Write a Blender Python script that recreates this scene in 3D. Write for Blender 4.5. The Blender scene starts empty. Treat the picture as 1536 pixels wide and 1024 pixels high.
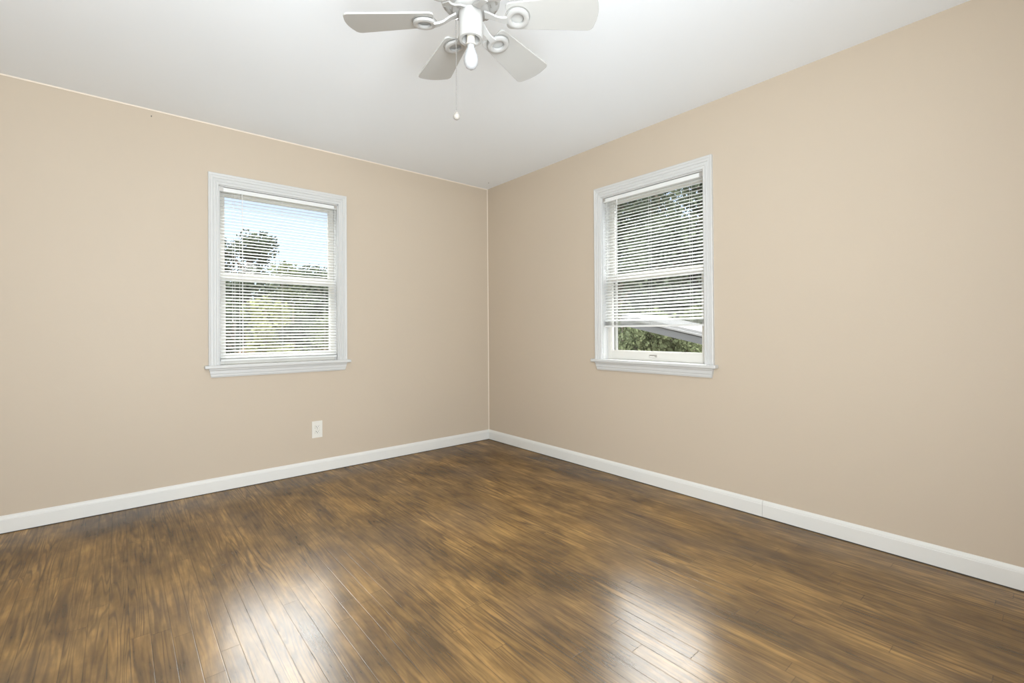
import bpy, bmesh, math, random
from mathutils import Vector, Matrix

random.seed(7)
PI = math.pi
C = bpy.context.scene.collection
SC = bpy.context.scene

# ------------------------------------------------------------------ camera
F_PX, YAW, PITCH, ROLL, SHIFT_PX = 697.92, 0.87028, 0.006327, -0.007022, -20.2
cam_d = bpy.data.cameras.new('camera')
cam = bpy.data.objects.new('camera', cam_d)
C.objects.link(cam)
SC.camera = cam
fw = Vector((math.cos(YAW)*math.cos(PITCH), math.sin(YAW)*math.cos(PITCH), math.sin(PITCH)))
rt = fw.cross(Vector((0, 0, 1))).normalized()
up = rt.cross(fw)
r2 = math.cos(ROLL)*rt + math.sin(ROLL)*up
u2 = -math.sin(ROLL)*rt + math.cos(ROLL)*up
m = Matrix((r2, u2, -fw)).transposed().to_4x4()
m.translation = Vector((-2.7606, -3.6344, 1.0515))
cam.matrix_world = m
cam_d.sensor_width = 36
cam_d.lens = F_PX/1536*36
cam_d.shift_y = SHIFT_PX/1536
cam_d.clip_start = 0.02
cam_d.clip_end = 300

# ------------------------------------------------------------------ light
SC.view_settings.view_transform = 'Standard'
SC.view_settings.look = 'None'
SC.view_settings.gamma = 1
SC.view_settings.exposure = 0.09
SC.view_settings.use_curve_mapping = False

W = bpy.data.worlds.new('sky')
SC.world = W
W.use_nodes = True
wn = W.node_tree
bg = wn.nodes['Background']
sky = wn.nodes.new('ShaderNodeTexSky')
sky.sky_type = 'NISHITA'
sky.sun_disc = False
sky.sun_elevation = math.radians(48)
sky.sun_rotation = math.radians(270)
sky.air_density = 1.0
sky.dust_density = 2.5
sky.ozone_density = 1.0
# pale band at the horizon; extra overhead brightness added to feed floor reflections
def wnode(kind, **kw):
    n = wn.nodes.new(kind)
    for k, v in kw.items():
        setattr(n, k, v)
    return n
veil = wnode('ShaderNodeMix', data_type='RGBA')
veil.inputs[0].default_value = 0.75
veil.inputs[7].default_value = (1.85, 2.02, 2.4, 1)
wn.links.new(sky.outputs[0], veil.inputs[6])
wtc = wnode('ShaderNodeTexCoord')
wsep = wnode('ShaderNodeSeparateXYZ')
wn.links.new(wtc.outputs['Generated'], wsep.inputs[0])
tone_mask = wnode('ShaderNodeMapRange', interpolation_type='SMOOTHSTEP')
tone_mask.inputs['From Min'].default_value = 0.34
tone_mask.inputs['From Max'].default_value = 0.52
wn.links.new(wsep.outputs[2], tone_mask.inputs['Value'])
overhead_boost = wnode('ShaderNodeMix', data_type='RGBA')
overhead_boost.inputs[7].default_value = (25.0, 25.2, 25.6, 1)
wn.links.new(tone_mask.outputs[0], overhead_boost.inputs[0])
wn.links.new(veil.outputs[2], overhead_boost.inputs[6])
wn.links.new(overhead_boost.outputs[2], bg.inputs[0])
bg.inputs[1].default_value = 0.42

def lamp(name, kind, loc, target, energy, color, **kw):
    d = bpy.data.lights.new(name, kind)
    d.energy = energy
    d.color = color
    for k, v in kw.items():
        setattr(d, k, v)
    o = bpy.data.objects.new(name, d)
    C.objects.link(o)
    o.location = loc
    o.rotation_euler = (Vector(target)-Vector(loc)).to_track_quat('-Z', 'Y').to_euler()
    return o

# afternoon sun from behind the house, over the roof
lamp('sun', 'SUN', (-20, -4, 20), (0, 0, 0), 2.5, (1.0, 0.95, 0.87), angle=0.01)
# added fill light in the unseen back wall hole, brightens ceiling and walls
lamp('back_fill', 'AREA', (-2.75, -4.16, 1.22), (-1.0, -1.0, 3.05), 144, (0.85, 0.935, 1.0), shape='RECTANGLE', size=1.1, size_y=1.6)
# unseen spot added behind the camera, placed from the fan shadow's direction
lamp('back_spot', 'SPOT', (-1.28, -3.95, 2.0), (-2.7, 0, 1.75), 7, (0.98, 0.985, 1.0), spot_size=math.radians(75), spot_blend=0.9, shadow_soft_size=0.09)

# ------------------------------------------------------------------ node helpers
def new_mat(name):
    mt = bpy.data.materials.new(name)
    mt.use_nodes = True
    nt = mt.node_tree
    return mt, nt, nt.nodes['Principled BSDF']

def nd(nt, kind, **kw):
    n = nt.nodes.new(kind)
    for k, v in kw.items():
        setattr(n, k, v)
    return n

def mth(nt, op, a, b=None, c=None):
    n = nd(nt, 'ShaderNodeMath', operation=op)
    for i, v in enumerate((a, b, c)):
        if v is None:
            continue
        if isinstance(v, (int, float)):
            n.inputs[i].default_value = v
        else:
            nt.links.new(v, n.inputs[i])
    return n.outputs[0]

def mix(nt, fac, a, b, mode='MIX'):
    n = nd(nt, 'ShaderNodeMix', data_type='RGBA', blend_type=mode)
    for s, v in ((n.inputs[0], fac), (n.inputs[6], a), (n.inputs[7], b)):
        if isinstance(v, (int, float)):
            s.default_value = v
        elif isinstance(v, tuple):
            s.default_value = (*v, 1) if len(v) == 3 else v
        else:
            nt.links.new(v, s)
    return n.outputs[2]

def ramp(nt, fac, stops):
    n = nd(nt, 'ShaderNodeValToRGB')
    e = n.color_ramp.elements
    while len(e) < len(stops):
        e.new(0.5)
    for i, (p, c) in enumerate(stops):
        e[i].position = p
        e[i].color = (*c, 1) if isinstance(c, tuple) else (c, c, c, 1)
    nt.links.new(fac, n.inputs[0])
    return n.outputs[0]

def noise(nt, vec, scale, detail=3, rough=0.5, dist=0.0):
    n = nd(nt, 'ShaderNodeTexNoise')
    n.inputs['Scale'].default_value = scale
    n.inputs['Detail'].default_value = detail
    n.inputs['Roughness'].default_value = rough
    n.inputs['Distortion'].default_value = dist
    if vec is not None:
        nt.links.new(vec, n.inputs['Vector'])
    return n.outputs['Fac']

def vecm(nt, vec, scale, off=(0, 0, 0)):
    n = nd(nt, 'ShaderNodeMapping')
    n.inputs['Scale'].default_value = scale
    n.inputs['Location'].default_value = off
    nt.links.new(vec, n.inputs['Vector'])
    return n.outputs[0]

def bump(nt, bsdf, height, strength, dist):
    n = nd(nt, 'ShaderNodeBump')
    n.inputs['Strength'].default_value = strength
    n.inputs['Distance'].default_value = dist
    nt.links.new(height, n.inputs['Height'])
    nt.links.new(n.outputs[0], bsdf.inputs['Normal'])

def paint(name, col, rough=0.5, var=0.03, scale=6.0, bmp=0.0, spec=0.4):
    mt, nt, b = new_mat(name)
    tc = nd(nt, 'ShaderNodeTexCoord')
    f = noise(nt, tc.outputs['Object'], scale, 3)
    lo = tuple(c*(1-var) for c in col)
    hi = tuple(min(1, c*(1+var)) for c in col)
    nt.links.new(mix(nt, f, lo, hi), b.inputs['Base Color'])
    b.inputs['Roughness'].default_value = rough
    b.inputs['Specular IOR Level'].default_value = spec
    if bmp:
        bump(nt, b, noise(nt, tc.outputs['Object'], 180, 2), bmp, 0.001)
    return mt

WALL = (0.575, 0.485, 0.382)
M = {}
M['wall'] = paint('wall_paint_beige', WALL, 0.55, 0.012, 2.0, 0.15, 0.3)
M['wall_plain'] = M['wall']
M['ceiling'] = paint('ceiling_paint_white', (0.90, 0.93, 0.96), 0.8, 0.01, 2.5, 0.1, 0.2)
M['trim'] = paint('trim_paint_white', (0.63, 0.628, 0.612), 0.35, 0.02, 9.0, 0.0, 0.5)
M['trim_base'] = paint('baseboard_paint', (0.765, 0.755, 0.72), 0.4, 0.035, 3.0, 0.0, 0.5)
M['caulk'] = paint('caulk_bead', (0.80, 0.71, 0.60), 0.6, 0.03, 20.0)
M['sash'] = paint('sash_paint_cream', (0.70, 0.68, 0.63), 0.35, 0.02, 9.0)
M['storm'] = paint('storm_frame_aluminium', (0.30, 0.29, 0.27), 0.5, 0.02, 9.0)
M['vinyl'] = paint('blind_headrail_enamel', (0.80, 0.80, 0.78), 0.35, 0.02, 9.0)
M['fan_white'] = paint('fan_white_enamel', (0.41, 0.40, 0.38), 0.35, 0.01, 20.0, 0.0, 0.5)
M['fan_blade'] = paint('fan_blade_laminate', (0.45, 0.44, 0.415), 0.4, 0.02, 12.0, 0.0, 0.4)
M['plate'] = paint('outlet_plastic', (0.78, 0.755, 0.69), 0.35, 0.02, 30.0)
M['dark'] = paint('dark_slot', (0.05, 0.045, 0.04), 0.6)
M['joint'] = paint('dark_joint_line', (0.30, 0.28, 0.25), 0.6)
M['cord'] = paint('blind_cord', (0.80, 0.80, 0.78), 0.7)
M['chain'] = paint('pull_chain_beads', (0.20, 0.19, 0.175), 0.4)
M['knob'] = paint('pull_knob', (0.31, 0.285, 0.25), 0.4)
M['socket'] = paint('lamp_socket', (0.72, 0.67, 0.58), 0.5)

mt, nt, b = new_mat('brushed_metal')
b.inputs['Base Color'].default_value = (0.55, 0.53, 0.50, 1)
b.inputs['Metallic'].default_value = 0.8
b.inputs['Roughness'].default_value = 0.35
M['metal'] = mt

# blind slats: thin enamelled aluminium / vinyl that lets a little light through
mt, nt, b = new_mat('blind_slat_enamel')
b.inputs['Base Color'].default_value = (0.80, 0.80, 0.785, 1)
b.inputs['Roughness'].default_value = 0.4
tr = nd(nt, 'ShaderNodeBsdfTranslucent')
tr.inputs[0].default_value = (0.9, 0.89, 0.85, 1)
mx = nd(nt, 'ShaderNodeMixShader')
mx.inputs[0].default_value = 0.08
nt.links.new(b.outputs[0], mx.inputs[1])
nt.links.new(tr.outputs[0], mx.inputs[2])
nt.links.new(mx.outputs[0], nt.nodes['Material Output'].inputs[0])
M['slat'] = mt

# frosted bulb
mt, nt, b = new_mat('frosted_bulb_glass')
b.inputs['Base Color'].default_value = (0.42, 0.42, 0.42, 1)
b.inputs['Roughness'].default_value = 0.25
b.inputs['Subsurface Weight'].default_value = 0.4
b.inputs['Subsurface Radius'].default_value = (0.02, 0.02, 0.02)
M['bulb'] = mt

# window glass
mt, nt, b = new_mat('window_glass')
t_ = nd(nt, 'ShaderNodeBsdfTransparent')
t_.inputs[0].default_value = (0.96, 0.975, 0.97, 1)
g_ = nd(nt, 'ShaderNodeBsdfGlossy')
g_.inputs['Roughness'].default_value = 0.02
fr = nd(nt, 'ShaderNodeFresnel')
fr.inputs[0].default_value = 1.45
mx = nd(nt, 'ShaderNodeMixShader')
geo = nd(nt, 'ShaderNodeNewGeometry')
# reflect at the entry face only; the exit face of the thin pane just lets light through
nt.links.new(mth(nt, 'MULTIPLY', fr.outputs[0], mth(nt, 'SUBTRACT', 1.0, geo.outputs['Backfacing'])), mx.inputs[0])
nt.links.new(t_.outputs[0], mx.inputs[1])
nt.links.new(g_.outputs[0], mx.inputs[2])
nt.links.new(mx.outputs[0], nt.nodes['Material Output'].inputs[0])
M['glass'] = mt

# ---- strip oak floor, boards running along Y
def floor_material():
    mt, nt, b = new_mat('worn_strip_oak')
    tc = nd(nt, 'ShaderNodeTexCoord')
    P = tc.outputs['Object']
    sp = nd(nt, 'ShaderNodeSeparateXYZ')
    nt.links.new(P, sp.inputs[0])
    x, y = sp.outputs[0], sp.outputs[1]
    w = 0.057
    xs = mth(nt, 'DIVIDE', x, w)
    row = mth(nt, 'FLOOR', xs)
    fx = mth(nt, 'SUBTRACT', xs, row)
    wr = nd(nt, 'ShaderNodeTexWhiteNoise', noise_dimensions='1D')
    nt.links.new(row, wr.inputs['W'])
    ys = mth(nt, 'ADD', mth(nt, 'DIVIDE', y, 0.95), mth(nt, 'MULTIPLY', wr.outputs['Value'], 9.0))
    colm = mth(nt, 'FLOOR', ys)
    fy = mth(nt, 'SUBTRACT', ys, colm)
    cb = nd(nt, 'ShaderNodeCombineXYZ')
    nt.links.new(row, cb.inputs[0])
    nt.links.new(colm, cb.inputs[1])
    wp = nd(nt, 'ShaderNodeTexWhiteNoise', noise_dimensions='2D')
    nt.links.new(cb.outputs[0], wp.inputs['Vector'])
    rnd = wp.outputs['Value']
    # seams
    ex = mth(nt, 'MINIMUM', fx, mth(nt, 'SUBTRACT', 1.0, fx))
    ey = mth(nt, 'MULTIPLY', mth(nt, 'MINIMUM', fy, mth(nt, 'SUBTRACT', 1.0, fy)), 0.95/w)
    ed = mth(nt, 'MINIMUM', ex, ey)
    seam = ramp(nt, ed, [(0.0, 1.0), (0.016, 0.75), (0.03, 0.0)])
    # worn cloudy patches, stretched along the boards
    v1 = vecm(nt, P, (1.0, 0.55, 1))
    tone_mask = noise(nt, v1, 2.9, 4, 0.6, 0.4)
    cl = ramp(nt, tone_mask, [(0.34, 0.0), (0.66, 1.0)])
    v2 = vecm(nt, P, (3.2, 1.0, 1), (3, 1, 0))
    c2 = ramp(nt, noise(nt, v2, 3.4, 4, 0.6, 0.3), [(0.34, 0.0), (0.66, 1.0)])
    # fine streaks
    v3 = vecm(nt, P, (20.0, 1.2, 1))
    st = noise(nt, v3, 3.5, 3, 0.6)
    # flame grain: contour lines of a stretched noise, shifted board by board
    sh = nd(nt, 'ShaderNodeCombineXYZ')
    nt.links.new(mth(nt, 'MULTIPLY', rnd, 3.0), sh.inputs[2])
    av = nd(nt, 'ShaderNodeVectorMath', operation='ADD')
    nt.links.new(vecm(nt, P, (15.0, 0.85, 1)), av.inputs[0])
    nt.links.new(sh.outputs[0], av.inputs[1])
    gn = noise(nt, av.outputs[0], 1.0, 2, 0.4, 0.15)
    ring = mth(nt, 'SINE', mth(nt, 'MULTIPLY', gn, 88.0))
    ring = ramp(nt, mth(nt, 'MULTIPLY_ADD', ring, 0.5, 0.5), [(0.50, 0.0), (0.95, 1.0)])
    gmask = ramp(nt, noise(nt, vecm(nt, P, (2.0, 0.8, 1), (9, 4, 2)), 2.4, 2), [(0.36, 0.1), (0.62, 1.0)])
    grain = mth(nt, 'MULTIPLY', ring, gmask)
    dark = (0.080, 0.044, 0.018)
    midc = (0.195, 0.103, 0.029)
    gold = (0.420, 0.245, 0.078)
    base = mix(nt, cl, dark, midc)
    k = mth(nt, 'MULTIPLY', c2, mth(nt, 'MULTIPLY_ADD', cl, 0.65, 0.2))
    base = mix(nt, k, base, gold)
    # per board tone
    tone = mth(nt, 'MULTIPLY_ADD', rnd, 0.24, 0.88)
    tn = nd(nt, 'ShaderNodeCombineColor')
    for i in range(3):
        nt.links.new(tone, tn.inputs[i])
    base = mix(nt, 1.0, base, tn.outputs[0], 'MULTIPLY')
    sv = ramp(nt, st, [(0.3, 0.62), (0.7, 1.28)])
    base = mix(nt, 1.0, base, sv, 'MULTIPLY')
    base = mix(nt, mth(nt, 'MULTIPLY', grain, 0.62), base, (0.060, 0.033, 0.015))
    # grey wear film
    wear = ramp(nt, noise(nt, vecm(nt, P, (1, 0.7, 1), (5, 7, 0)), 2.1, 1, 0.4), [(0.50, 0.0), (0.78, 0.2)])
    base = mix(nt, wear, base, (0.20, 0.155, 0.125))
    base = mix(nt, mth(nt, 'MULTIPLY', seam, 0.5), base, (0.035, 0.02, 0.01))
    nt.links.new(base, b.inputs['Base Color'])
    rg = ramp(nt, noise(nt, vecm(nt, P, (1.5, 1, 1)), 5.0, 4, 0.6), [(0.3, 0.215), (0.75, 0.268)])
    b.inputs['Specular IOR Level'].default_value = 0.0
    b.inputs['Roughness'].default_value = 0.8
    gl = nd(nt, 'ShaderNodeBsdfGlossy')
    gl.inputs[0].default_value = (1, 0.985, 0.96, 1)
    nt.links.new(rg, gl.inputs['Roughness'])
    hh = mth(nt, 'MULTIPLY', seam, -1.0)
    bump(nt, b, hh, 0.3, 0.0008)
    bn = [n for n in nt.nodes if n.type == 'BUMP'][0]
    nt.links.new(bn.outputs[0], gl.inputs['Normal'])
    mx = nd(nt, 'ShaderNodeMixShader')
    mx.inputs[0].default_value = 0.14
    nt.links.new(b.outputs[0], mx.inputs[1])
    nt.links.new(gl.outputs[0], mx.inputs[2])
    nt.links.new(mx.outputs[0], nt.nodes['Material Output'].inputs[0])
    return mt
M['floor'] = floor_material()

def leaf_mat(name, c1, c2, trans=0.3):
    mt, nt, b = new_mat(name)
    tc = nd(nt, 'ShaderNodeTexCoord')
    f = noise(nt, tc.outputs['Object'], 1.1, 4, 0.7)
    f = ramp(nt, f, [(0.35, 0.0), (0.65, 1.0)])
    col = mix(nt, f, c1, c2)
    nt.links.new(col, b.inputs['Base Color'])
    b.inputs['Roughness'].default_value = 0.7
    b.inputs['Specular IOR Level'].default_value = 0.0
    tr = nd(nt, 'ShaderNodeBsdfTranslucent')
    nt.links.new(col, tr.inputs[0])
    mx = nd(nt, 'ShaderNodeMixShader')
    mx.inputs[0].default_value = trans
    nt.links.new(b.outputs[0], mx.inputs[1])
    nt.links.new(tr.outputs[0], mx.inputs[2])
    nt.links.new(mx.outputs[0], nt.nodes['Material Output'].inputs[0])
    return mt
M['leaf_dark'] = leaf_mat('evergreen_leaves', (0.043, 0.053, 0.039), (0.082, 0.097, 0.061))
M['leaf_mid'] = leaf_mat('green_leaves', (0.070, 0.084, 0.047), (0.138, 0.153, 0.082))
M['leaf_light'] = leaf_mat('yellow_green_leaves', (0.138, 0.147, 0.066), (0.205, 0.212, 0.101))
M['leaf_russet'] = leaf_mat('russet_leaves', (0.138, 0.084, 0.055), (0.205, 0.143, 0.092))
M['bark'] = paint('tree_bark', (0.16, 0.13, 0.10), 0.9, 0.3, 8.0)
M['grass'] = paint('lawn_and_dry_leaves', (0.07, 0.062, 0.04), 0.95, 0.4, 0.8, 0.0, 0.0)
M['fascia'] = paint('grey_painted_fascia', (0.085, 0.087, 0.09), 0.5, 0.03, 4.0, 0.0, 0.05)
M['roof_white'] = paint('white_metal_roof', (0.16, 0.16, 0.16), 0.5, 0.02, 3.0, 0.0, 0.05)

# ------------------------------------------------------------------ mesh helpers
def link(name, bm, mat, parent=None, smooth=False, bevel=0.0, loc=None):
    bmesh.ops.recalc_face_normals(bm, faces=bm.faces)
    me = bpy.data.meshes.new(name)
    bm.to_mesh(me)
    bm.free()
    for f in me.polygons:
        f.use_smooth = smooth
    me.materials.append(M[mat] if isinstance(mat, str) else mat)
    o = bpy.data.objects.new(name, me)
    C.objects.link(o)
    if parent is not None:
        o.parent = parent
    if loc is not None:
        o.location = loc
    if bevel:
        bv = o.modifiers.new('bevel', 'BEVEL')
        bv.width = bevel
        bv.segments = 2
        bv.limit_method = 'ANGLE'
    return o

def box(bm, x0, x1, y0, y1, z0, z1):
    vs = [bm.verts.new((x, y, z)) for x in (x0, x1) for y in (y0, y1) for z in (z0, z1)]
    for f in ((0, 1, 3, 2), (4, 6, 7, 5), (0, 4, 5, 1), (2, 3, 7, 6), (0, 2, 6, 4), (1, 5, 7, 3)):
        bm.faces.new([vs[i] for i in f])

def prism(bm, prof, axis, a, b):
    """closed profile extruded along an axis; prof gives the two other coordinates"""
    def P(u, v, t):
        return {'x': (t, u, v), 'y': (u, t, v), 'z': (u, v, t)}[axis]
    A = [bm.verts.new(P(u, v, a)) for u, v in prof]
    B = [bm.verts.new(P(u, v, b)) for u, v in prof]
    n = len(prof)
    for i in range(n):
        j = (i+1) % n
        bm.faces.new((A[i], A[j], B[j], B[i]))
    bm.faces.new(A)
    bm.faces.new(B[::-1])

def lathe(bm, prof, segs=40, c=(0, 0, 0)):
    rings = []
    for r, z in prof:
        if r < 1e-5:
            rings.append([bm.verts.new((c[0], c[1], c[2]+z))])
        else:
            rings.append([bm.verts.new((c[0]+r*math.cos(2*PI*k/segs), c[1]+r*math.sin(2*PI*k/segs), c[2]+z)) for k in range(segs)])
    for a, b_ in zip(rings, rings[1:]):
        for k in range(segs):
            j = (k+1) % segs
            if len(a) == 1 and len(b_) == 1:
                continue
            if len(a) == 1:
                bm.faces.new((a[0], b_[k], b_[j]))
            elif len(b_) == 1:
                bm.faces.new((a[k], a[j], b_[0]))
            else:
                bm.faces.new((a[k], a[j], b_[j], b_[k]))

def tube(bm, pts, r, segs=8):
    pts = [Vector(p) for p in pts]
    rings = []
    for i, p in enumerate(pts):
        d = (pts[min(i+1, len(pts)-1)] - pts[max(i-1, 0)]).normalized()
        ref = Vector((0, 0, 1)) if abs(d.z) < 0.9 else Vector((1, 0, 0))
        a = d.cross(ref).normalized()
        b_ = d.cross(a)
        rr = r[i] if isinstance(r, (list, tuple)) else r
        rings.append([bm.verts.new(p + rr*(math.cos(2*PI*k/segs)*a + math.sin(2*PI*k/segs)*b_)) for k in range(segs)])
    for a, b_ in zip(rings, rings[1:]):
        for k in range(segs):
            j = (k+1) % segs
            bm.faces.new((a[k], a[j], b_[j], b_[k]))
    bm.faces.new(rings[0][::-1])
    bm.faces.new(rings[-1])

def empty(name, loc, rz=0.0, parent=None):
    o = bpy.data.objects.new(name, None)
    C.objects.link(o)
    o.location = loc
    o.rotation_euler = (0, 0, rz)
    o.empty_display_size = 0.1
    if parent:
        o.parent = parent
    return o

def tag(o, label, cat, group=None, kind=None):
    o['label'] = label
    o['category'] = cat
    if group:
        o['group'] = group
    if kind:
        o['kind'] = kind
    return o

def struct(o):
    o['kind'] = 'structure'
    return o

# ------------------------------------------------------------------ room shell
H = 2.44
XB, YB = -3.62, -4.02          # unseen side wall and back wall
WT = 0.15
LC = -1.857                    # left window centre, on wall y = 0
RC = -1.809                    # right window centre, on wall x = 0
HW, ZS, ZH = 0.397, 0.815, 2.042  # half width, sill and head of both openings

def wall_with_hole(bm, along, a0, a1, h0, h1, z0, z1, t0, t1):
    def bx(p0, p1, q0, q1):
        if along == 'x':
            box(bm, p0, p1, t0, t1, q0, q1)
        else:
            box(bm, t0, t1, p0, p1, q0, q1)
    bx(a0, h0, 0, H)
    bx(h1, a1, 0, H)
    if z0 > 0:
        bx(h0, h1, 0, z0)
    bx(h0, h1, z1, H)

bm = bmesh.new(); box(bm, XB-WT, WT, YB-WT, WT, -0.05, 0.0)
struct(link('floor', bm, 'floor'))
bm = bmesh.new(); box(bm, XB-WT, WT, YB-WT, WT, H, H+0.12)
struct(link('ceiling', bm, 'ceiling'))
bm = bmesh.new(); wall_with_hole(bm, 'x', XB-WT, WT, LC-HW, LC+HW, ZS, ZH, 0, WT)
struct(link('wall_left', bm, 'wall'))
bm = bmesh.new(); wall_with_hole(bm, 'y', YB-WT, 0, RC-HW, RC+HW, ZS, ZH, 0, WT)
struct(link('wall_right', bm, 'wall'))
bm = bmesh.new(); wall_with_hole(bm, 'x', XB-WT, 0, -3.32, -2.18, 0.38, 2.06, YB-WT, YB)  # hole added to let the fill light in
struct(link('wall_back', bm, 'wall'))
bm = bmesh.new(); box(bm, XB-WT, XB, YB, 0, 0, H)
struct(link('wall_side', bm, 'wall'))

# unseen box added behind the back wall hole to keep skylight out
bm = bmesh.new()
box(bm, -4.4, -1.2, -5.75, -5.6, -0.05, H+0.1)
box(bm, -4.4, -4.25, -5.6, YB-WT, -0.05, H+0.1)
box(bm, -1.35, -1.2, -5.6, YB-WT, -0.05, H+0.1)
box(bm, -4.25, -1.35, -5.6, YB-WT, H, H+0.1)
box(bm, -4.25, -1.35, -5.6, YB-WT, -0.05, 0.0)
struct(link('fill_enclosure', bm, 'wall'))

# baseboards: flat board with a small moulded cap
def base_prof(s):
    # (offset from the wall, z)
    p = [(0, 0), (0.0145, 0), (0.0145, 0.071), (0.0128, 0.0735), (0.0128, 0.077), (0.0105, 0.083), (0.006, 0.0885), (0.0035, 0.092), (0, 0.092)]
    return [(s*u, v) for u, v in p]
bm = bmesh.new(); prism(bm, base_prof(-1), 'x', XB, 0)
struct(link('baseboard_left', bm, 'trim_base'))
bm = bmesh.new()
prism(bm, base_prof(-1), 'y', -2.537, -0.0147)
struct(link('baseboard_right', bm, 'trim_base'))
bm = bmesh.new()
prism(bm, base_prof(-1), 'y', YB, -2.5385)
struct(link('baseboard_right', bm, 'trim_base'))
# caulk / paint lines where the planes meet
bm = bmesh.new(); prism(bm, [(0, 0), (-0.005, 0), (-0.0035, -0.0035), (0, -0.005)], 'z', 0.092, H)
struct(link('trim_1', bm, 'caulk'))
bm = bmesh.new(); prism(bm, [(0, H), (0, H-0.007), (-0.002, H-0.007), (-0.0045, H)], 'x', XB, 0)
struct(link('trim_2', bm, 'caulk'))
# thin dark gap under the baseboards, where the boards stop short
bm = bmesh.new(); box(bm, -0.0165, -0.0143, YB, -0.0165, 0.0, 0.0035); box(bm, XB, -0.0143, -0.0165, -0.0143, 0.0, 0.0035)
struct(link('trim_3', bm, 'dark'))

# ------------------------------------------------------------------ windows
def casing_prof():
    # u across the casing from inner to outer edge, v depth into the room (negative y)
    return [(0.0, 0), (0.0, -0.010), (0.003, -0.0125), (0.010, -0.0125), (0.012, -0.0105), (0.015, -0.0105), (0.018, -0.014), (0.027, -0.014),
            (0.029, -0.0115), (0.032, -0.0115), (0.035, -0.016), (0.047, -0.016), (0.049, -0.019), (0.058, -0.021), (0.061, -0.019), (0.061, 0)]

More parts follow.
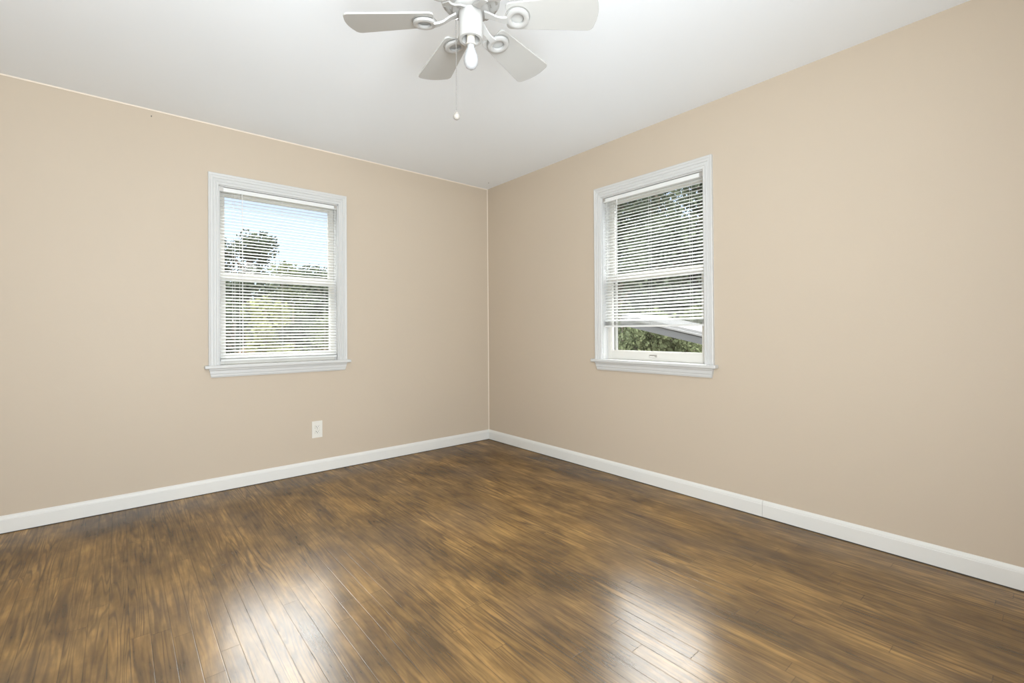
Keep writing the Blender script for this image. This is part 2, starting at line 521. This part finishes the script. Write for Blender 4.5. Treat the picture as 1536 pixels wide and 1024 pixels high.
def make_window(name, loc, rz):
    root = empty(name, loc, rz)
    root['kind'] = 'structure'
    cw = 0.061
    # casing, mitred at the top corners
    bm = bmesh.new()
    pr = casing_prof()
    z0 = 0.838
    loops = []
    for corner in range(4):
        vs = []
        for u, v in pr:
            if corner == 0: p = (-HW-u, v, z0)
            elif corner == 1: p = (-HW-u, v, ZH+u*1.2)
            elif corner == 2: p = (HW+u, v, ZH+u*1.2)
            else: p = (HW+u, v, z0)
            vs.append(bm.verts.new(p))
        loops.append(vs)
    for A, B in zip(loops, loops[1:]):
        for i in range(len(pr)-1):
            bm.faces.new((A[i], A[i+1], B[i+1], B[i]))
    bm.faces.new(loops[0][::-1]); bm.faces.new(loops[3])
    link('window_casing', bm, 'trim', root)
    # stool (inner sill board)
    bm = bmesh.new()
    box(bm, -HW-cw-0.024, HW+cw+0.024, -0.045, 0, 0.816, 0.838)
    box(bm, -HW, HW, 0, 0.047, 0.816, 0.838)
    link('window_stool', bm, 'trim', root, bevel=0.005)
    # apron with returned, slightly raked ends
    bm = bmesh.new()
    A = []
    ap = [(0, 0.816), (-0.024, 0.816), (-0.024, 0.806), (-0.019, 0.800), (-0.019, 0.782), (-0.016, 0.778), (-0.016, 0.768), (-0.012, 0.757), (0, 0.757)]
    L_, R_ = [], []
    for v, z in ap:
        ins = (0.816-z)*0.22
        L_.append(bm.verts.new((-HW-cw+0.002+ins, v, z)))
        R_.append(bm.verts.new((HW+cw-0.002-ins, v, z)))
    n = len(ap)
    for i in range(n):
        j = (i+1) % n
        bm.faces.new((L_[i], L_[j], R_[j], R_[i]))
    bm.faces.new(L_); bm.faces.new(R_[::-1])
    link('window_apron', bm, 'trim', root)
    # jamb liner with parting stops
    bm = bmesh.new()
    for s in (-1, 1):
        a, b_ = sorted((s*HW, s*(HW-0.006)))
        box(bm, a, b_, 0.0, WT, 0.838, ZH)
        a, b_ = sorted((s*(HW-0.006), s*(HW-0.014)))
        box(bm, a, b_, 0.040, 0.047, 0.838, ZH-0.006)
    box(bm, -HW, HW, 0.0, WT, ZH-0.006, ZH)
    link('window_jamb', bm, 'trim', root)
    # exterior sloped sill
    bm = bmesh.new()
    prism(bm, [(0.047, 0.790), (0.047, 0.835), (WT+0.05, 0.812), (WT+0.05, 0.790)], 'x', -HW, HW)
    link('window_sill', bm, 'trim', root)
    # outer stops / storm frame
    bm = bmesh.new()
    y0, y1 = 0.118, 0.145
    box(bm, -HW+0.006, -HW+0.030, y0, y1, 0.830, ZH-0.006)
    box(bm, HW-0.030, HW-0.006, y0, y1, 0.830, ZH-0.006)
    box(bm, -HW+0.030, HW-0.030, y0, y1, ZH-0.034, ZH-0.006)
    link('storm_frame', bm, 'storm', root)
    # sashes
    def sash(nm, y0, y1, zb, zt, st, rb, rt_):
        bm = bmesh.new()
        x0, x1 = -HW+0.007, HW-0.007
        box(bm, x0, x0+st, y0, y1, zb, zt)
        box(bm, x1-st, x1, y0, y1, zb, zt)
        box(bm, x0+st, x1-st, y0, y1, zb, zb+rb)
        box(bm, x0+st, x1-st, y0, y1, zt-rt_, zt)
        # glazing bead
        yb = y0+0.006
        for q in ((x0+st, x0+st+0.006), (x1-st-0.006, x1-st)):
            box(bm, q[0], q[1], yb, y1-0.006, zb+rb, zt-rt_)
        box(bm, x0+st+0.006, x1-st-0.006, yb, y1-0.006, zb+rb, zb+rb+0.006)
        box(bm, x0+st+0.006, x1-st-0.006, yb, y1-0.006, zt-rt_-0.006, zt-rt_)
        s = link(nm, bm, 'sash', root, bevel=0.0015)
        ym = (y0+y1)/2
        bm = bmesh.new()
        box(bm, x0+st, x1-st, ym-0.0015, ym+0.0015, zb+rb, zt-rt_)
        link('glass_pane', bm, 'glass', s)
        return s
    lo = sash('lower_sash', 0.048, 0.080, 0.8385, 1.452, 0.034, 0.060, 0.032)
    sash('upper_sash', 0.083, 0.114, 1.424, ZH-0.0065, 0.034, 0.040, 0.034)
    # finger lift on the bottom rail and the sash lock
    bm = bmesh.new()
    box(bm, -0.030, 0.030, 0.045, 0.048, 0.862, 0.880)
    prism(bm, [(0.045, 0.866), (0.036, 0.862), (0.034, 0.865), (0.044, 0.873)], 'x', -0.022, 0.022)
    lf = link('sash_lift', bm, 'metal', lo, bevel=0.0008)
    lf['label'] = 'small metal finger lift'
    bm = bmesh.new()
    box(bm, -0.025, 0.025, 0.052, 0.078, 1.452, 1.458)
    lathe(bm, [(0, 0.020), (0.010, 0.018), (0.012, 0.006), (0.012, 0)], 16, (0, 0.065, 1.452))
    link('sash_lock', bm, 'metal', lo)
    return root

make_window('window_1', (LC, 0, 0), 0)
make_window('window_2', (0, RC, 0), -PI/2)

# ------------------------------------------------------------------ blinds
def make_blind(loc, rz, z_rail, n, tilt, stack, label, sag=0.0, wand_x=-0.26, cords=(-0.26,), near=-1, wand_end=0.9, irregular=0.0):
    root = empty('window_blind', loc, rz)
    tag(root, label, 'blind', 'white mini blinds inside the window openings')
    hw = HW-0.0085
    yc = 0.0225
    zt = ZH-0.009
    bm = bmesh.new()
    prism(bm, [(0.010, zt-0.027), (0.010, zt), (0.013, zt), (0.013, zt-0.024), (0.033, zt-0.024), (0.033, zt), (0.036, zt), (0.036, zt-0.027)], 'x', -hw, hw)
    link('headrail', bm, 'vinyl', root)
    for s in (-1, 1):
        bm = bmesh.new()
        a, b_ = sorted((s*(hw-0.001), s*(hw+0.0022)))
        box(bm, a, b_, 0.004, 0.039, zt-0.030, zt+0.002)
        a, b_ = sorted((s*(hw-0.020), s*(hw+0.0022)))
        box(bm, a, b_, 0.0035, 0.0052, zt-0.022 if s != near else zt-0.030, zt+0.002)
        br = link('mounting_bracket', bm, 'metal', root)
    # slats, crowned 25 mm strips
    bm = bmesh.new()
    pitch = 0.0217
    top = zt-0.040
    rnd = random.Random(3)
    sl = 0.0125
    for k in range(n):
        zc = top - pitch*k
        if zc < z_rail+stack+0.012:
            break
        t = tilt + rnd.uniform(-1, 1)*irregular
        segx = 12
        prev = None
        dz0, dz1 = rnd.uniform(-1, 1)*0.0009, rnd.uniform(-1, 1)*0.0009
        frac = k/n
        for i in range(segx+1):
            f = i/segx
            xx = -hw+0.003 + f*(2*hw-0.006)
            dz = dz0*(1-f)+dz1*f - sag*frac*math.sin(PI*f)
            ring = []
            for q in range(5):
                v = -1+q*0.5
                crown = 0.0016*(1-v*v)
                yy = yc + sl*v*math.cos(t) - crown*math.sin(t)
                # inner (room side, v = -1) edge low
                zz = zc + dz + sl*v*math.sin(t) + crown*math.cos(t)
                ring.append(bm.verts.new((xx, yy, zz)))
            if prev:
                for q in range(4):
                    bm.faces.new((prev[q], prev[q+1], ring[q+1], ring[q]))
            prev = ring
    # stacked slats resting on the bottom rail
    ns = int(stack/0.0035)
    for k in range(ns):
        zc = z_rail + 0.012 + 0.0035*k
        prev = None
        off = rnd.uniform(-1, 1)*0.0008
        for i in range(9):
            f = i/8
            xx = -hw+0.003 + f*(2*hw-0.006)
            ring = []
            for q in range(5):
                v = -1+q*0.5
                ring.append(bm.verts.new((xx, yc+off+sl*v, zc + 0.0018*(1-v*v) + 0.0005*math.sin(f*9+k))))
            if prev:
                for q in range(4):
                    bm.faces.new((prev[q], prev[q+1], ring[q+1], ring[q]))
            prev = ring
    s = link('slats', bm, 'slat', root, smooth=True)
    bm = bmesh.new()
    prism(bm, [(yc-0.012, z_rail-0.004), (yc-0.0125, z_rail+0.008), (yc, z_rail+0.010), (yc+0.0125, z_rail+0.008), (yc+0.012, z_rail-0.004)], 'x', -hw+0.003, hw-0.003)
    link('bottom_rail', bm, 'vinyl', root)
    # ladder cords
    for fx in (-0.30, 0.0, 0.30):
        bm = bmesh.new()
        for yy in (yc-0.0135, yc+0.0135):
            tube(bm, [(fx, yy, zt-0.027), (fx, yy, z_rail+0.004)], 0.0006, 5)
        link('ladder_cord', bm, 'cord', root)
    # tilt wand and lift cord on the room side
    bm = bmesh.new()
    tube(bm, [(wand_x, 0.004, zt-0.02), (wand_x+0.002, -0.001, wand_end)], 0.0026, 6)
    tube(bm, [(wand_x, 0.004, zt-0.02), (wand_x, 0.012, zt-0.014)], 0.0012, 6)
    link('tilt_wand', bm, 'cord', root)
    for i, (cx, ze) in enumerate(cords):
        bm = bmesh.new()
        tube(bm, [(cx, 0.006, zt-0.020), (cx+0.001, 0.002, ze+0.03)], 0.0011, 5)
        tube(bm, [(cx+0.001, 0.002, ze+0.03), (cx+0.001, 0.002, ze+0.012), (cx+0.001, 0.002, ze)], [0.0025, 0.005, 0.006], 8)
        link('lift_cord', bm, 'cord', root)
    return root

make_blind((LC, 0, 0), 0, 0.866, 60, math.radians(24), 0.004,
           'fully lowered white mini blind in the left window with open slats', wand_x=-0.258, cords=((-0.318, 1.12), (-0.275, 0.905)), wand_end=0.915, irregular=0.03)
make_blind((0, RC, 0), -PI/2, 1.078, 60, math.radians(31), 0.034,
           'white mini blind in the right window raised above the sill, slats stacked at bottom', sag=0.004, wand_x=-0.262, cords=((-0.355, 1.5),), near=1, wand_end=1.12, irregular=0.05)

# ------------------------------------------------------------------ outlet
def make_outlet():
    root = empty('wall_outlet', (-1.625, 0, 0.322))
    tag(root, 'cream duplex wall outlet low on the left wall below the window', 'outlet')
    bm = bmesh.new()
    w, h = 0.0375, 0.062
    ring_o = [(-w, -h), (w, -h), (w, h), (-w, h)]
    for (x0, x1, z0, z1) in ((-w, w, 0.030, h), (-w, w, -h, -0.030), (-w, -0.0172, -0.030, 0.030), (0.0172, w, -0.030, 0.030)):
        box(bm, x0, x1, -0.006, 0, z0, z1)
    box(bm, -0.0172, 0.0172, -0.006, 0, -0.006, 0.006)
    link('cover_plate', bm, 'plate', root)
    for s in (-1, 1):
        rz = 0.018*s
        bm = bmesh.new()
        # rounded-sided receptacle face
        pr = []
        for k in range(24):
            a = 2*PI*k/24
            pr.append((0.0170*math.cos(a), max(-0.0118, min(0.0118, 0.0170*math.sin(a)))))
        prism(bm, [(u, v+rz) for u, v in pr], 'y', -0.0078, -0.001)
        rc = link('receptacle', bm, 'plate', root)
        bm = bmesh.new()
        box(bm, -0.0078, -0.0050, -0.0083, -0.0070, rz-0.001, rz+0.008)
        box(bm, 0.0050, 0.0074, -0.0083, -0.0070, rz-0.000, rz+0.007)
        lathe_c = [(0, 0)]
        prism(bm, [(0.0028*math.cos(2*PI*k/12), rz-0.0072+0.0028*math.sin(2*PI*k/12)) for k in range(12)], 'y', -0.0083, -0.0070)
        sl = link('socket_slots', bm, 'dark', rc)
    bm = bmesh.new()
    prism(bm, [(0.003*math.cos(2*PI*k/14), 0.003*math.sin(2*PI*k/14)) for k in range(14)], 'y', -0.0072, -0.0055)
    link('cover_screw', bm, 'metal', root)
make_outlet()

# small nails left in the wall and ceiling
bm = bmesh.new(); lathe(bm, [(0, 0.0), (0.004, -0.0005), (0.004, -0.003), (0, -0.004)], 12)
tag(link('ceiling_screw', bm, 'chain', loc=(-0.118, -0.176, H)), 'tiny dark screw head in the white ceiling close to the room corner', 'screw')
bm = bmesh.new(); tube(bm, [(0, 0, 0), (0, -0.008, 0.0015)], 0.0018, 8); tube(bm, [(0, -0.008, 0.0015), (0, -0.0095, 0.0018)], 0.0035, 8)
tag(link('wall_nail', bm, 'chain', loc=(-2.609, 0, 2.395)), 'tiny dark nail high on the left wall just under the ceiling', 'nail')

# ------------------------------------------------------------------ ceiling fan
FX, FY, FZ = -1.8665, -2.372, 2.094
BR, RR = 0.421, 0.156
def make_fan():
    root = empty('ceiling_fan', (FX, FY, H))
    tag(root, 'white six-blade ceiling fan with a bare bulb and hanging pull chain', 'ceiling fan')
    zb = FZ-H        # blade plane in local z
    bm = bmesh.new()
    lathe(bm, [(0, 0), (0.062, 0), (0.062, -0.012), (0.055, -0.035), (0.030, -0.055), (0.014, -0.058), (0, -0.058)], 40)
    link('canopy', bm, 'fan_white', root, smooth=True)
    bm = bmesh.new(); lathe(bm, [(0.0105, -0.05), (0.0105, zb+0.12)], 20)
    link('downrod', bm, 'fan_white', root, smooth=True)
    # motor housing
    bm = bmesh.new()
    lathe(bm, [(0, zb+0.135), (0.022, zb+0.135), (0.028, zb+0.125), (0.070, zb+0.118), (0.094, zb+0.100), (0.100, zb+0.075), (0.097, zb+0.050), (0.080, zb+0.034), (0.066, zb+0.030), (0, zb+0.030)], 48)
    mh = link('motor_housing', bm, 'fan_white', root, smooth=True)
    mh.modifiers.new('edge', 'EDGE_SPLIT').split_angle = math.radians(38)
    # rotating flywheel plate the irons bolt onto, with dark vent slots between them
    bm = bmesh.new(); lathe(bm, [(0, zb+0.031), (0.060, zb+0.031), (0.062, zb+0.026), (0.058, zb+0.018), (0.044, zb+0.016), (0, zb+0.016)], 40)
    link('flywheel', bm, 'fan_white', root, smooth=True)
    bm = bmesh.new()
    for k in range(12):
        a = 2*PI*k/12+0.2
        ca, sa = math.cos(a), math.sin(a)
        pts = []
        for (r, t) in ((0.066, -0.008), (0.090, -0.009), (0.090, 0.009), (0.066, 0.008)):
            z = zb+0.0295+(r-0.066)*0.45
            pts.append((r*ca-t*sa, r*sa+t*ca, z))
        lo = [bm.verts.new(p) for p in pts]
        hi = [bm.verts.new((p[0], p[1], p[2]+0.006)) for p in pts]
        for i in range(4):
            j = (i+1) % 4
            bm.faces.new((lo[i], lo[j], hi[j], hi[i]))
        bm.faces.new(lo); bm.faces.new(hi)
    vs = link('vent_slots', bm, 'joint', mh)
    # switch housing cup with the open rim below
    zc = 2.132-H
    zr = 2.020-H
    bm = bmesh.new()
    lathe(bm, [(0, zc+0.002), (0.020, zc+0.002), (0.032, zc-0.003), (0.0385, zc-0.014), (0.0400, zc-0.028), (0.0400, zr+0.004), (0.0385, zr), (0.030, zr), (0.0285, zr+0.002), (0.0275, zr+0.040), (0, zr+0.042)], 48)
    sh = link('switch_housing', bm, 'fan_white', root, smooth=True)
    sh.modifiers.new('edge', 'EDGE_SPLIT').split_angle = math.radians(50)
    # lamp socket
    bm = bmesh.new()
    lathe(bm, [(0, zr+0.043), (0.0135, zr+0.042), (0.0135, zr-0.010), (0.0155, zr-0.012), (0.0155, zr-0.018), (0.012, zr-0.018), (0, zr-0.017)], 32)
    link('lamp_socket', bm, 'socket', root, smooth=True).modifiers.new('edge', 'EDGE_SPLIT').split_angle = math.radians(40)
    bm = bmesh.new(); lathe(bm, [(0.0158, zr-0.0165), (0.0158, zr-0.0195), (0.0125, zr-0.0195)], 32)
    # frosted bulb
    bm2 = bmesh.new()
    zz = zr-0.017
    prof = [(0.0115, zz), (0.0118, zz-0.006), (0.0135, zz-0.014), (0.0185, zz-0.026), (0.0228, zz-0.040), (0.0238, zz-0.052), (0.0220, zz-0.064), (0.0165, zz-0.074), (0.008, zz-0.080), (0, zz-0.0815)]
    lathe(bm2, prof, 32)
    bl = link('light_bulb', bm2, 'bulb', root, smooth=True)
    bl['label'] = 'white frosted bulb'
    link('bulb_collar', bm, 'joint', root, smooth=True)
    # blades and irons
    ph0 = 2.384
    iron0 = blade0 = None
    for k in range(6):
        a = ph0 - k*PI/3
        if k == 0:
            # blade iron: bent arm, ring and a small tab; +X is outwards
            bm = bmesh.new()
            arm = [(0.046, 0.0150, 0.0125), (0.066, 0.0120, 0.006), (0.088, 0.0095, -0.006), (0.106, 0.0105, -0.012), (0.122, 0.0140, -0.014)]
            T, B = [], []
            for x, w, z in arm:
                T.append((bm.verts.new((x, -w, z)), bm.verts.new((x, w, z))))
                B.append((bm.verts.new((x, -w*0.85, z-0.006)), bm.verts.new((x, w*0.85, z-0.006))))
            for i in range(len(arm)-1):
                bm.faces.new((T[i][0], T[i+1][0], T[i+1][1], T[i][1]))
                bm.faces.new((B[i][0], B[i][1], B[i+1][1], B[i+1][0]))
                bm.faces.new((T[i][0], B[i][0], B[i+1][0], T[i+1][0]))
                bm.faces.new((T[i][1], T[i+1][1], B[i+1][1], B[i][1]))
            bm.faces.new((T[0][0], T[0][1], B[0][1], B[0][0]))
            bm.faces.new((T[-1][0], B[-1][0], B[-1][1], T[-1][1]))
            # ring
            N, Q = 36, 10
            ro, ri = 0.0395, 0.0205
            rc_, rw = (ro+ri)/2, (ro-ri)/2
            R = []
            for i in range(N):
                th = 2*PI*i/N
                rr_ = []
                for q in range(Q):
                    f = 2*PI*q/Q
                    sx = max(-0.9, min(0.9, math.cos(f)*1.15))
                    rr_.append(bm.verts.new((RR+(rc_+rw*sx)*math.cos(th), (rc_+rw*sx)*math.sin(th), -0.0115+0.0065*math.sin(f))))
                R.append(rr_)
            for i in range(N):
                A, Bq = R[i], R[(i+1) % N]
                for q in range(Q):
                    j = (q+1) % Q
                    bm.faces.new((A[q], Bq[q], Bq[j], A[j]))
            # bridge plate between ring and blade
            iron0 = link('blade_iron', bm, 'fan_white', root, smooth=True)
            iron0.modifiers.new('edge', 'EDGE_SPLIT').split_angle = math.radians(45)
            bmj = bmesh.new()
            lathe(bmj, [(0.0405, -0.0040), (0.0415, -0.0040), (0.0415, -0.0052), (0.0405, -0.0052), (0.0405, -0.0040)], 36, (RR, 0, 0))
            joint0 = link('ring_joint', bmj, 'joint', iron0)
            # blade outline
            bm = bmesh.new()
            pts = []
            r0 = 0.118
            w0, w1 = 0.050, 0.070
            def corner(cx, cy, rad, a0, a1, n=6):
                for i in range(n+1):
                    t = a0+(a1-a0)*i/n
                    pts.append((cx+rad*math.cos(t), cy+rad*math.sin(t)))
            corner(r0+0.016, -w0+0.016, 0.016, PI, 1.5*PI)
            corner(BR-0.030, -w1+0.022, 0.022, 1.5*PI, 1.5*PI+1.15)
            for i in range(1, 8):                    # bowed tip
                v = -0.046+0.092*i/8
                pts.append((BR-0.0072+0.0072*(1-(v/0.046)**2)+0.0005, v))
            corner(BR-0.030, w1-0.022, 0.022, 0.5*PI-1.15, 0.5*PI)
            corner(r0+0.016, w0-0.016, 0.016, 0.5*PI, PI)
            # concave scoop at the root
            pts.append((r0+0.006, 0.014)); pts.append((r0+0.010, 0)); pts.append((r0+0.006, -0.014))
            A = [bm.verts.new((x, y, 0.003)) for x, y in pts]
            Bv = [bm.verts.new((x, y, -0.003)) for x, y in pts]
            n = len(pts)
            for i in range(n):
                j = (i+1) % n
                bm.faces.new((A[i], A[j], Bv[j], Bv[i]))
            bm.faces.new(A); bm.faces.new(Bv[::-1])
            blade0 = link('fan_blade', bm, 'fan_blade', root, bevel=0.0012)
            iron, blade = iron0, blade0
        else:
            iron = iron0.copy(); C.objects.link(iron); iron.parent = root
            blade = blade0.copy(); C.objects.link(blade); blade.parent = root
            jn = joint0.copy(); C.objects.link(jn); jn.parent = iron
        mt_ = Matrix.Translation((0, 0, zb)) @ Matrix.Rotation(a, 4, 'Z') @ Matrix.Rotation(PITCH_B, 4, 'X')
        iron.matrix_local = mt_
        blade.matrix_local = mt_
    # pull chain
    cxy = Vector((math.cos(YAW+PI/2), math.sin(YAW+PI/2), 0))*0.049
    bm = bmesh.new()
    tube(bm, [(cxy.x*0.8, cxy.y*0.8, 2.092-H), (cxy.x, cxy.y, 2.091-H), (cxy.x*1.02, cxy.y*1.02, 2.086-H)], 0.0032, 8)
    link('chain_eyelet', bm, 'metal', root, smooth=True)
    bm = bmesh.new()
    z = 2.088-H
    zend = 1.772-H
    while z > zend:
        c = (cxy.x, cxy.y, z)
        lathe(bm, [(0, 0.0016), (0.0013, 0.0009), (0.0016, 0), (0.0013, -0.0009), (0, -0.0016)], 6, c)
        z -= 0.0032
    tube(bm, [(cxy.x, cxy.y, 2.088-H), (cxy.x, cxy.y, zend)], 0.0007, 5)
    pc = link('pull_chain', bm, 'chain', root)
    bm = bmesh.new()
    lathe(bm, [(0, 0.016), (0.003, 0.015), (0.004, 0.011), (0.0090, 0.006), (0.0115, -0.001), (0.0095, -0.008), (0.005, -0.0115), (0, -0.0125)], 20, (cxy.x, cxy.y, 1.766-H))
    link('pull_knob', bm, 'knob', pc, smooth=True)
PITCH_B = math.radians(-11)
make_fan()

# ------------------------------------------------------------------ outdoors
GZ = -1.3
bm = bmesh.new()
NX = 30
G = [[bm.verts.new((-40+110*i/NX, -40+110*j/NX, GZ + 0.25*math.sin(i*1.3)*math.cos(j*0.9) + (0.0 if i < 12 and j < 12 else 0.04*max(0, j-14)))) for j in range(NX+1)] for i in range(NX+1)]
for i in range(NX):
    for j in range(NX):
        bm.faces.new((G[i][j], G[i+1][j], G[i+1][j+1], G[i][j+1]))
g = link('ground', bm, 'grass')
g['kind'] = 'structure'

def hill(name, cx, cy, ang, length, depth, top, mat, seed):
    # long wooded bank; ang = direction its length runs
    from mathutils import noise as mn
    bm = bmesh.new()
    nx, ny = 90, 34
    ca, sa = math.cos(ang), math.sin(ang)
    V = []
    for i in range(nx+1):
        row = []
        for j in range(ny+1):
            u = (i/nx-0.5)*length
            w = j/ny
            prof = min(1.0, w*1.5)
            h = (top-GZ)*(prof**0.7)*(0.90+0.14*mn.noise(Vector((u*0.12, w*2, seed))))
            n1 = mn.noise(Vector((u*0.6, w*depth*0.6, seed+5.0)))
            n2 = mn.noise(Vector((u*1.9, w*depth*1.9, seed+9.0)))
            d = w*depth + 0.5*n2
            row.append(bm.verts.new((cx+u*ca-d*sa, cy+u*sa+d*ca, GZ-0.3+h+0.7*n1*prof+0.45*n2*prof)))
        V.append(row)
    for i in range(nx):
        for j in range(ny):
            bm.faces.new((V[i][j], V[i+1][j], V[i+1][j+1], V[i][j+1]))
    o = link(name, bm, mat, smooth=True)
    o['kind'] = 'structure'
    return o
# bank north of the house and a higher one to the east
hill('hillside', 6, 34, 0.0, 90, 14, 4.2, 'leaf_dark', 1.0)
hill('hillside', 30, 14, -PI/2, 60, 14, 9.0, 'leaf_dark', 2.0)

def make_tree(name, x, y, h, rad, mat, label, cat='tree', leaves=5000, leaf=0.16, base=0.25, group=None, clumps=22, seed=1, ypow=1.0):
    R = random.Random(seed)
    root = empty(name, (x, y, GZ))
    tag(root, label, cat, group)
    th = h*base
    bm = bmesh.new()
    tr_ = max(0.04, h*0.022)
    tube(bm, [(0, 0, -0.4), (0.02*h, 0, h*0.3), (0, 0.02*h, h*0.6), (0, 0, h*0.9)], [tr_*1.4, tr_, tr_*0.6, tr_*0.15], 8)
    cl = []
    for i in range(clumps):
        u = R.random()
        zz = th + (h-th)*(0.12+0.80*u)
        env = rad*math.sqrt(max(0.05, 1-((zz-th)/(h-th)*2-0.9)**2*0.85))
        a = R.random()*2*PI
        rr = env*math.sqrt(R.random())*0.8
        cl.append((rr*math.cos(a), rr*math.sin(a), zz, rad*R.uniform(0.28, 0.5)))
    for c in cl:
        tube(bm, [(0, 0, max(0.1, c[2]-rad*0.6)), (c[0]*0.6, c[1]*0.6, c[2]-rad*0.15), (c[0], c[1], c[2])], [tr_*0.5, tr_*0.3, tr_*0.1], 5)
    link('trunk', bm, 'bark', root)
    verts, faces = [], []
    for i in range(leaves):
        c = cl[R.randrange(clumps)]
        d = Vector((R.gauss(0, 1), R.gauss(0, 1), R.gauss(0, 1))).normalized()
        p = Vector(c[:3]) + d*c[3]*(R.random()**0.45)*Vector((1, 1, 0.8)).length/1.6
        if p.z < 0.02:
            p.z = 0.02
        nrm = Vector((R.gauss(0, 1), R.gauss(0, 1), R.gauss(0, 1))).normalized()
        t = nrm.orthogonal().normalized()
        b_ = nrm.cross(t)
        s = leaf*R.uniform(0.6, 1.2)
        n0 = len(verts)
        verts += [p-t*s*0.5, p+b_*s*0.28, p+t*s*0.5+nrm*s*0.1, p-b_*s*0.28]
        faces.append((n0, n0+1, n0+2, n0+3))
    me = bpy.data.meshes.new('foliage')
    me.from_pydata([tuple(v) for v in verts], [], faces)
    me.materials.append(M[mat])
    o = bpy.data.objects.new('foliage', me)
    C.objects.link(o)
    o.parent = root
    return root

# directions as seen from the room: u = pixel column, D = depth along the view axis
def spot(px, D):
    v = Vector((-2.7606, -3.6344, 0)) + D*(Vector((math.cos(YAW), math.sin(YAW), 0)) + ((px-768)/F_PX)*Vector((math.sin(YAW), -math.cos(YAW), 0)))
    return v.x, v.y

TG = 'trees beyond the left window'
def tr(name, px, D, ytop, rad, mat, label, **kw):
    x, y = spot(px, D)
    h = 1.05 + D*(492-ytop)/F_PX - GZ
    return make_tree(name, x, y, h, rad, mat, label, **kw)

tr('tree', 372, 17, 346, 1.35, 'leaf_dark', 'rounded dark green tree seen at the left side of the left window', seed=11, leaves=6500, leaf=0.17, base=0.3)
tr('tree', 425, 21, 392, 1.6, 'leaf_mid', 'mid green tree seen through the middle of the left window', seed=12, leaves=5500, leaf=0.19)
tr('tree', 488, 19, 400, 1.4, 'leaf_dark', 'dark green tree seen at the right edge of the left window', seed=13, leaves=5000, leaf=0.18)
tr('tree', 325, 22, 396, 1.9, 'leaf_mid', 'leafy tree mostly hidden by the left side of the left window frame', seed=14, leaves=5000, leaf=0.2)
tr('tree', 455, 26, 404, 2.2, 'leaf_dark', 'most distant dark tree just right of the middle of the left window', seed=15, leaves=6000, leaf=0.22)
tr('bush', 350, 12, 440, 1.0, 'leaf_dark', 'dark bush low in the left corner of the left window', cat='bush', seed=16, leaves=4500, leaf=0.11, base=0.02)
tr('bush', 398, 10.5, 432, 0.75, 'leaf_light', 'yellow green bush low in the middle of the left window', cat='bush', seed=17, leaves=4500, leaf=0.10, base=0.02)
tr('bush', 440, 14.8, 430, 0.9, 'leaf_dark', 'dark green bush right of the yellow green bush in the left window', cat='bush', seed=18, leaves=4500, leaf=0.11, base=0.02)
tr('bush', 425, 8.5, 500, 0.55, 'leaf_light', 'small yellow green shrub at the bottom of the left window', cat='bush', seed=19, leaves=3000, leaf=0.08, base=0.02)
tr('bush', 375, 7.3, 500, 0.4, 'leaf_russet', 'russet shrub at the bottom left of the left window', cat='bush', seed=20, leaves=3000, leaf=0.08, base=0.02)
tr('bush', 490, 12, 450, 0.95, 'leaf_mid', 'green bush at the lower right of the left window', cat='bush', seed=21, leaves=4500, leaf=0.10, base=0.02)
tr('bush', 484, 8, 512, 0.45, 'leaf_russet', 'russet shrub at the bottom right of the left window', cat='bush', seed=22, leaves=3000, leaf=0.08, base=0.02)

tr('tree', 925, 19.5, 245, 2.4, 'leaf_dark', 'tall dark tree seen at the left side of the right window', seed=31, leaves=14000, leaf=0.22, base=0.05, clumps=40)
tr('tree', 985, 27, 225, 3.2, 'leaf_dark', 'tall tree seen through the middle of the right window', seed=32, leaves=15000, leaf=0.26, base=0.05, clumps=40)
tr('tree', 1056, 14, 232, 2.5, 'leaf_dark', 'tall tree seen at the right side of the right window', seed=33, leaves=14000, leaf=0.22, base=0.05, clumps=40)
tr('bush', 935, 13.5, 455, 1.0, 'leaf_mid', 'green bush under the blind at the left of the right window', cat='bush', seed=34, leaves=7000, leaf=0.10, base=0.02, clumps=30)
tr('bush', 985, 8.3, 462, 0.8, 'leaf_mid', 'green bush under the blind in the middle of the right window', cat='bush', seed=35, leaves=7000, leaf=0.10, base=0.02, clumps=30)
tr('bush', 1040, 11.2, 455, 0.9, 'leaf_mid', 'green bush under the blind at the right of the right window', cat='bush', seed=36, leaves=7000, leaf=0.10, base=0.02, clumps=30)

# low white porch roof beside the house, sloping down towards the street
def make_porch():
    root = empty('porch_roof', (3.0, -1.4, GZ))
    tag(root, 'low white porch roof with a grey sloping fascia outside the right window', 'porch roof')
    def line(y):   # lower edge of the fascia (local z)
        return 1.101 + (0.530-y)*(0.863-1.101)/(0.530+0.587) - GZ
    y0, y1 = 0.66, -2.4
    zA, zB = line(y0), line(y1)
    def slab(nm, x0, x1, lo, hi, mat):
        bm = bmesh.new()
        vs = []
        for x in (x0, x1):
            for y, z in ((y0, zA), (y1, zB)):
                for d in (lo, hi):
                    vs.append(bm.verts.new((x-3.0, y+1.4, z+d)))
        for f in ((0, 1, 3, 2), (4, 6, 7, 5), (0, 4, 5, 1), (2, 3, 7, 6), (0, 2, 6, 4), (1, 5, 7, 3)):
            bm.faces.new([vs[i] for i in f])
        return link(nm, bm, mat, root)
    slab('fascia', 3.0, 3.03, 0.0, 0.105, 'fascia')
    slab('drip_edge', 2.985, 3.03, 0.105, 0.128, 'roof_white')
    slab('roof_deck', 3.03, 4.0, 0.06, 0.165, 'roof_white')
    for x, y in ((3.1, -2.2), (3.9, -2.2), (3.9, -0.75)):
        bm = bmesh.new()
        box(bm, x-3.05, x-2.95, y+1.35, y+1.45, -0.3, line(y)+0.06)
        link('porch_post', bm, 'roof_white', root)
make_porch()
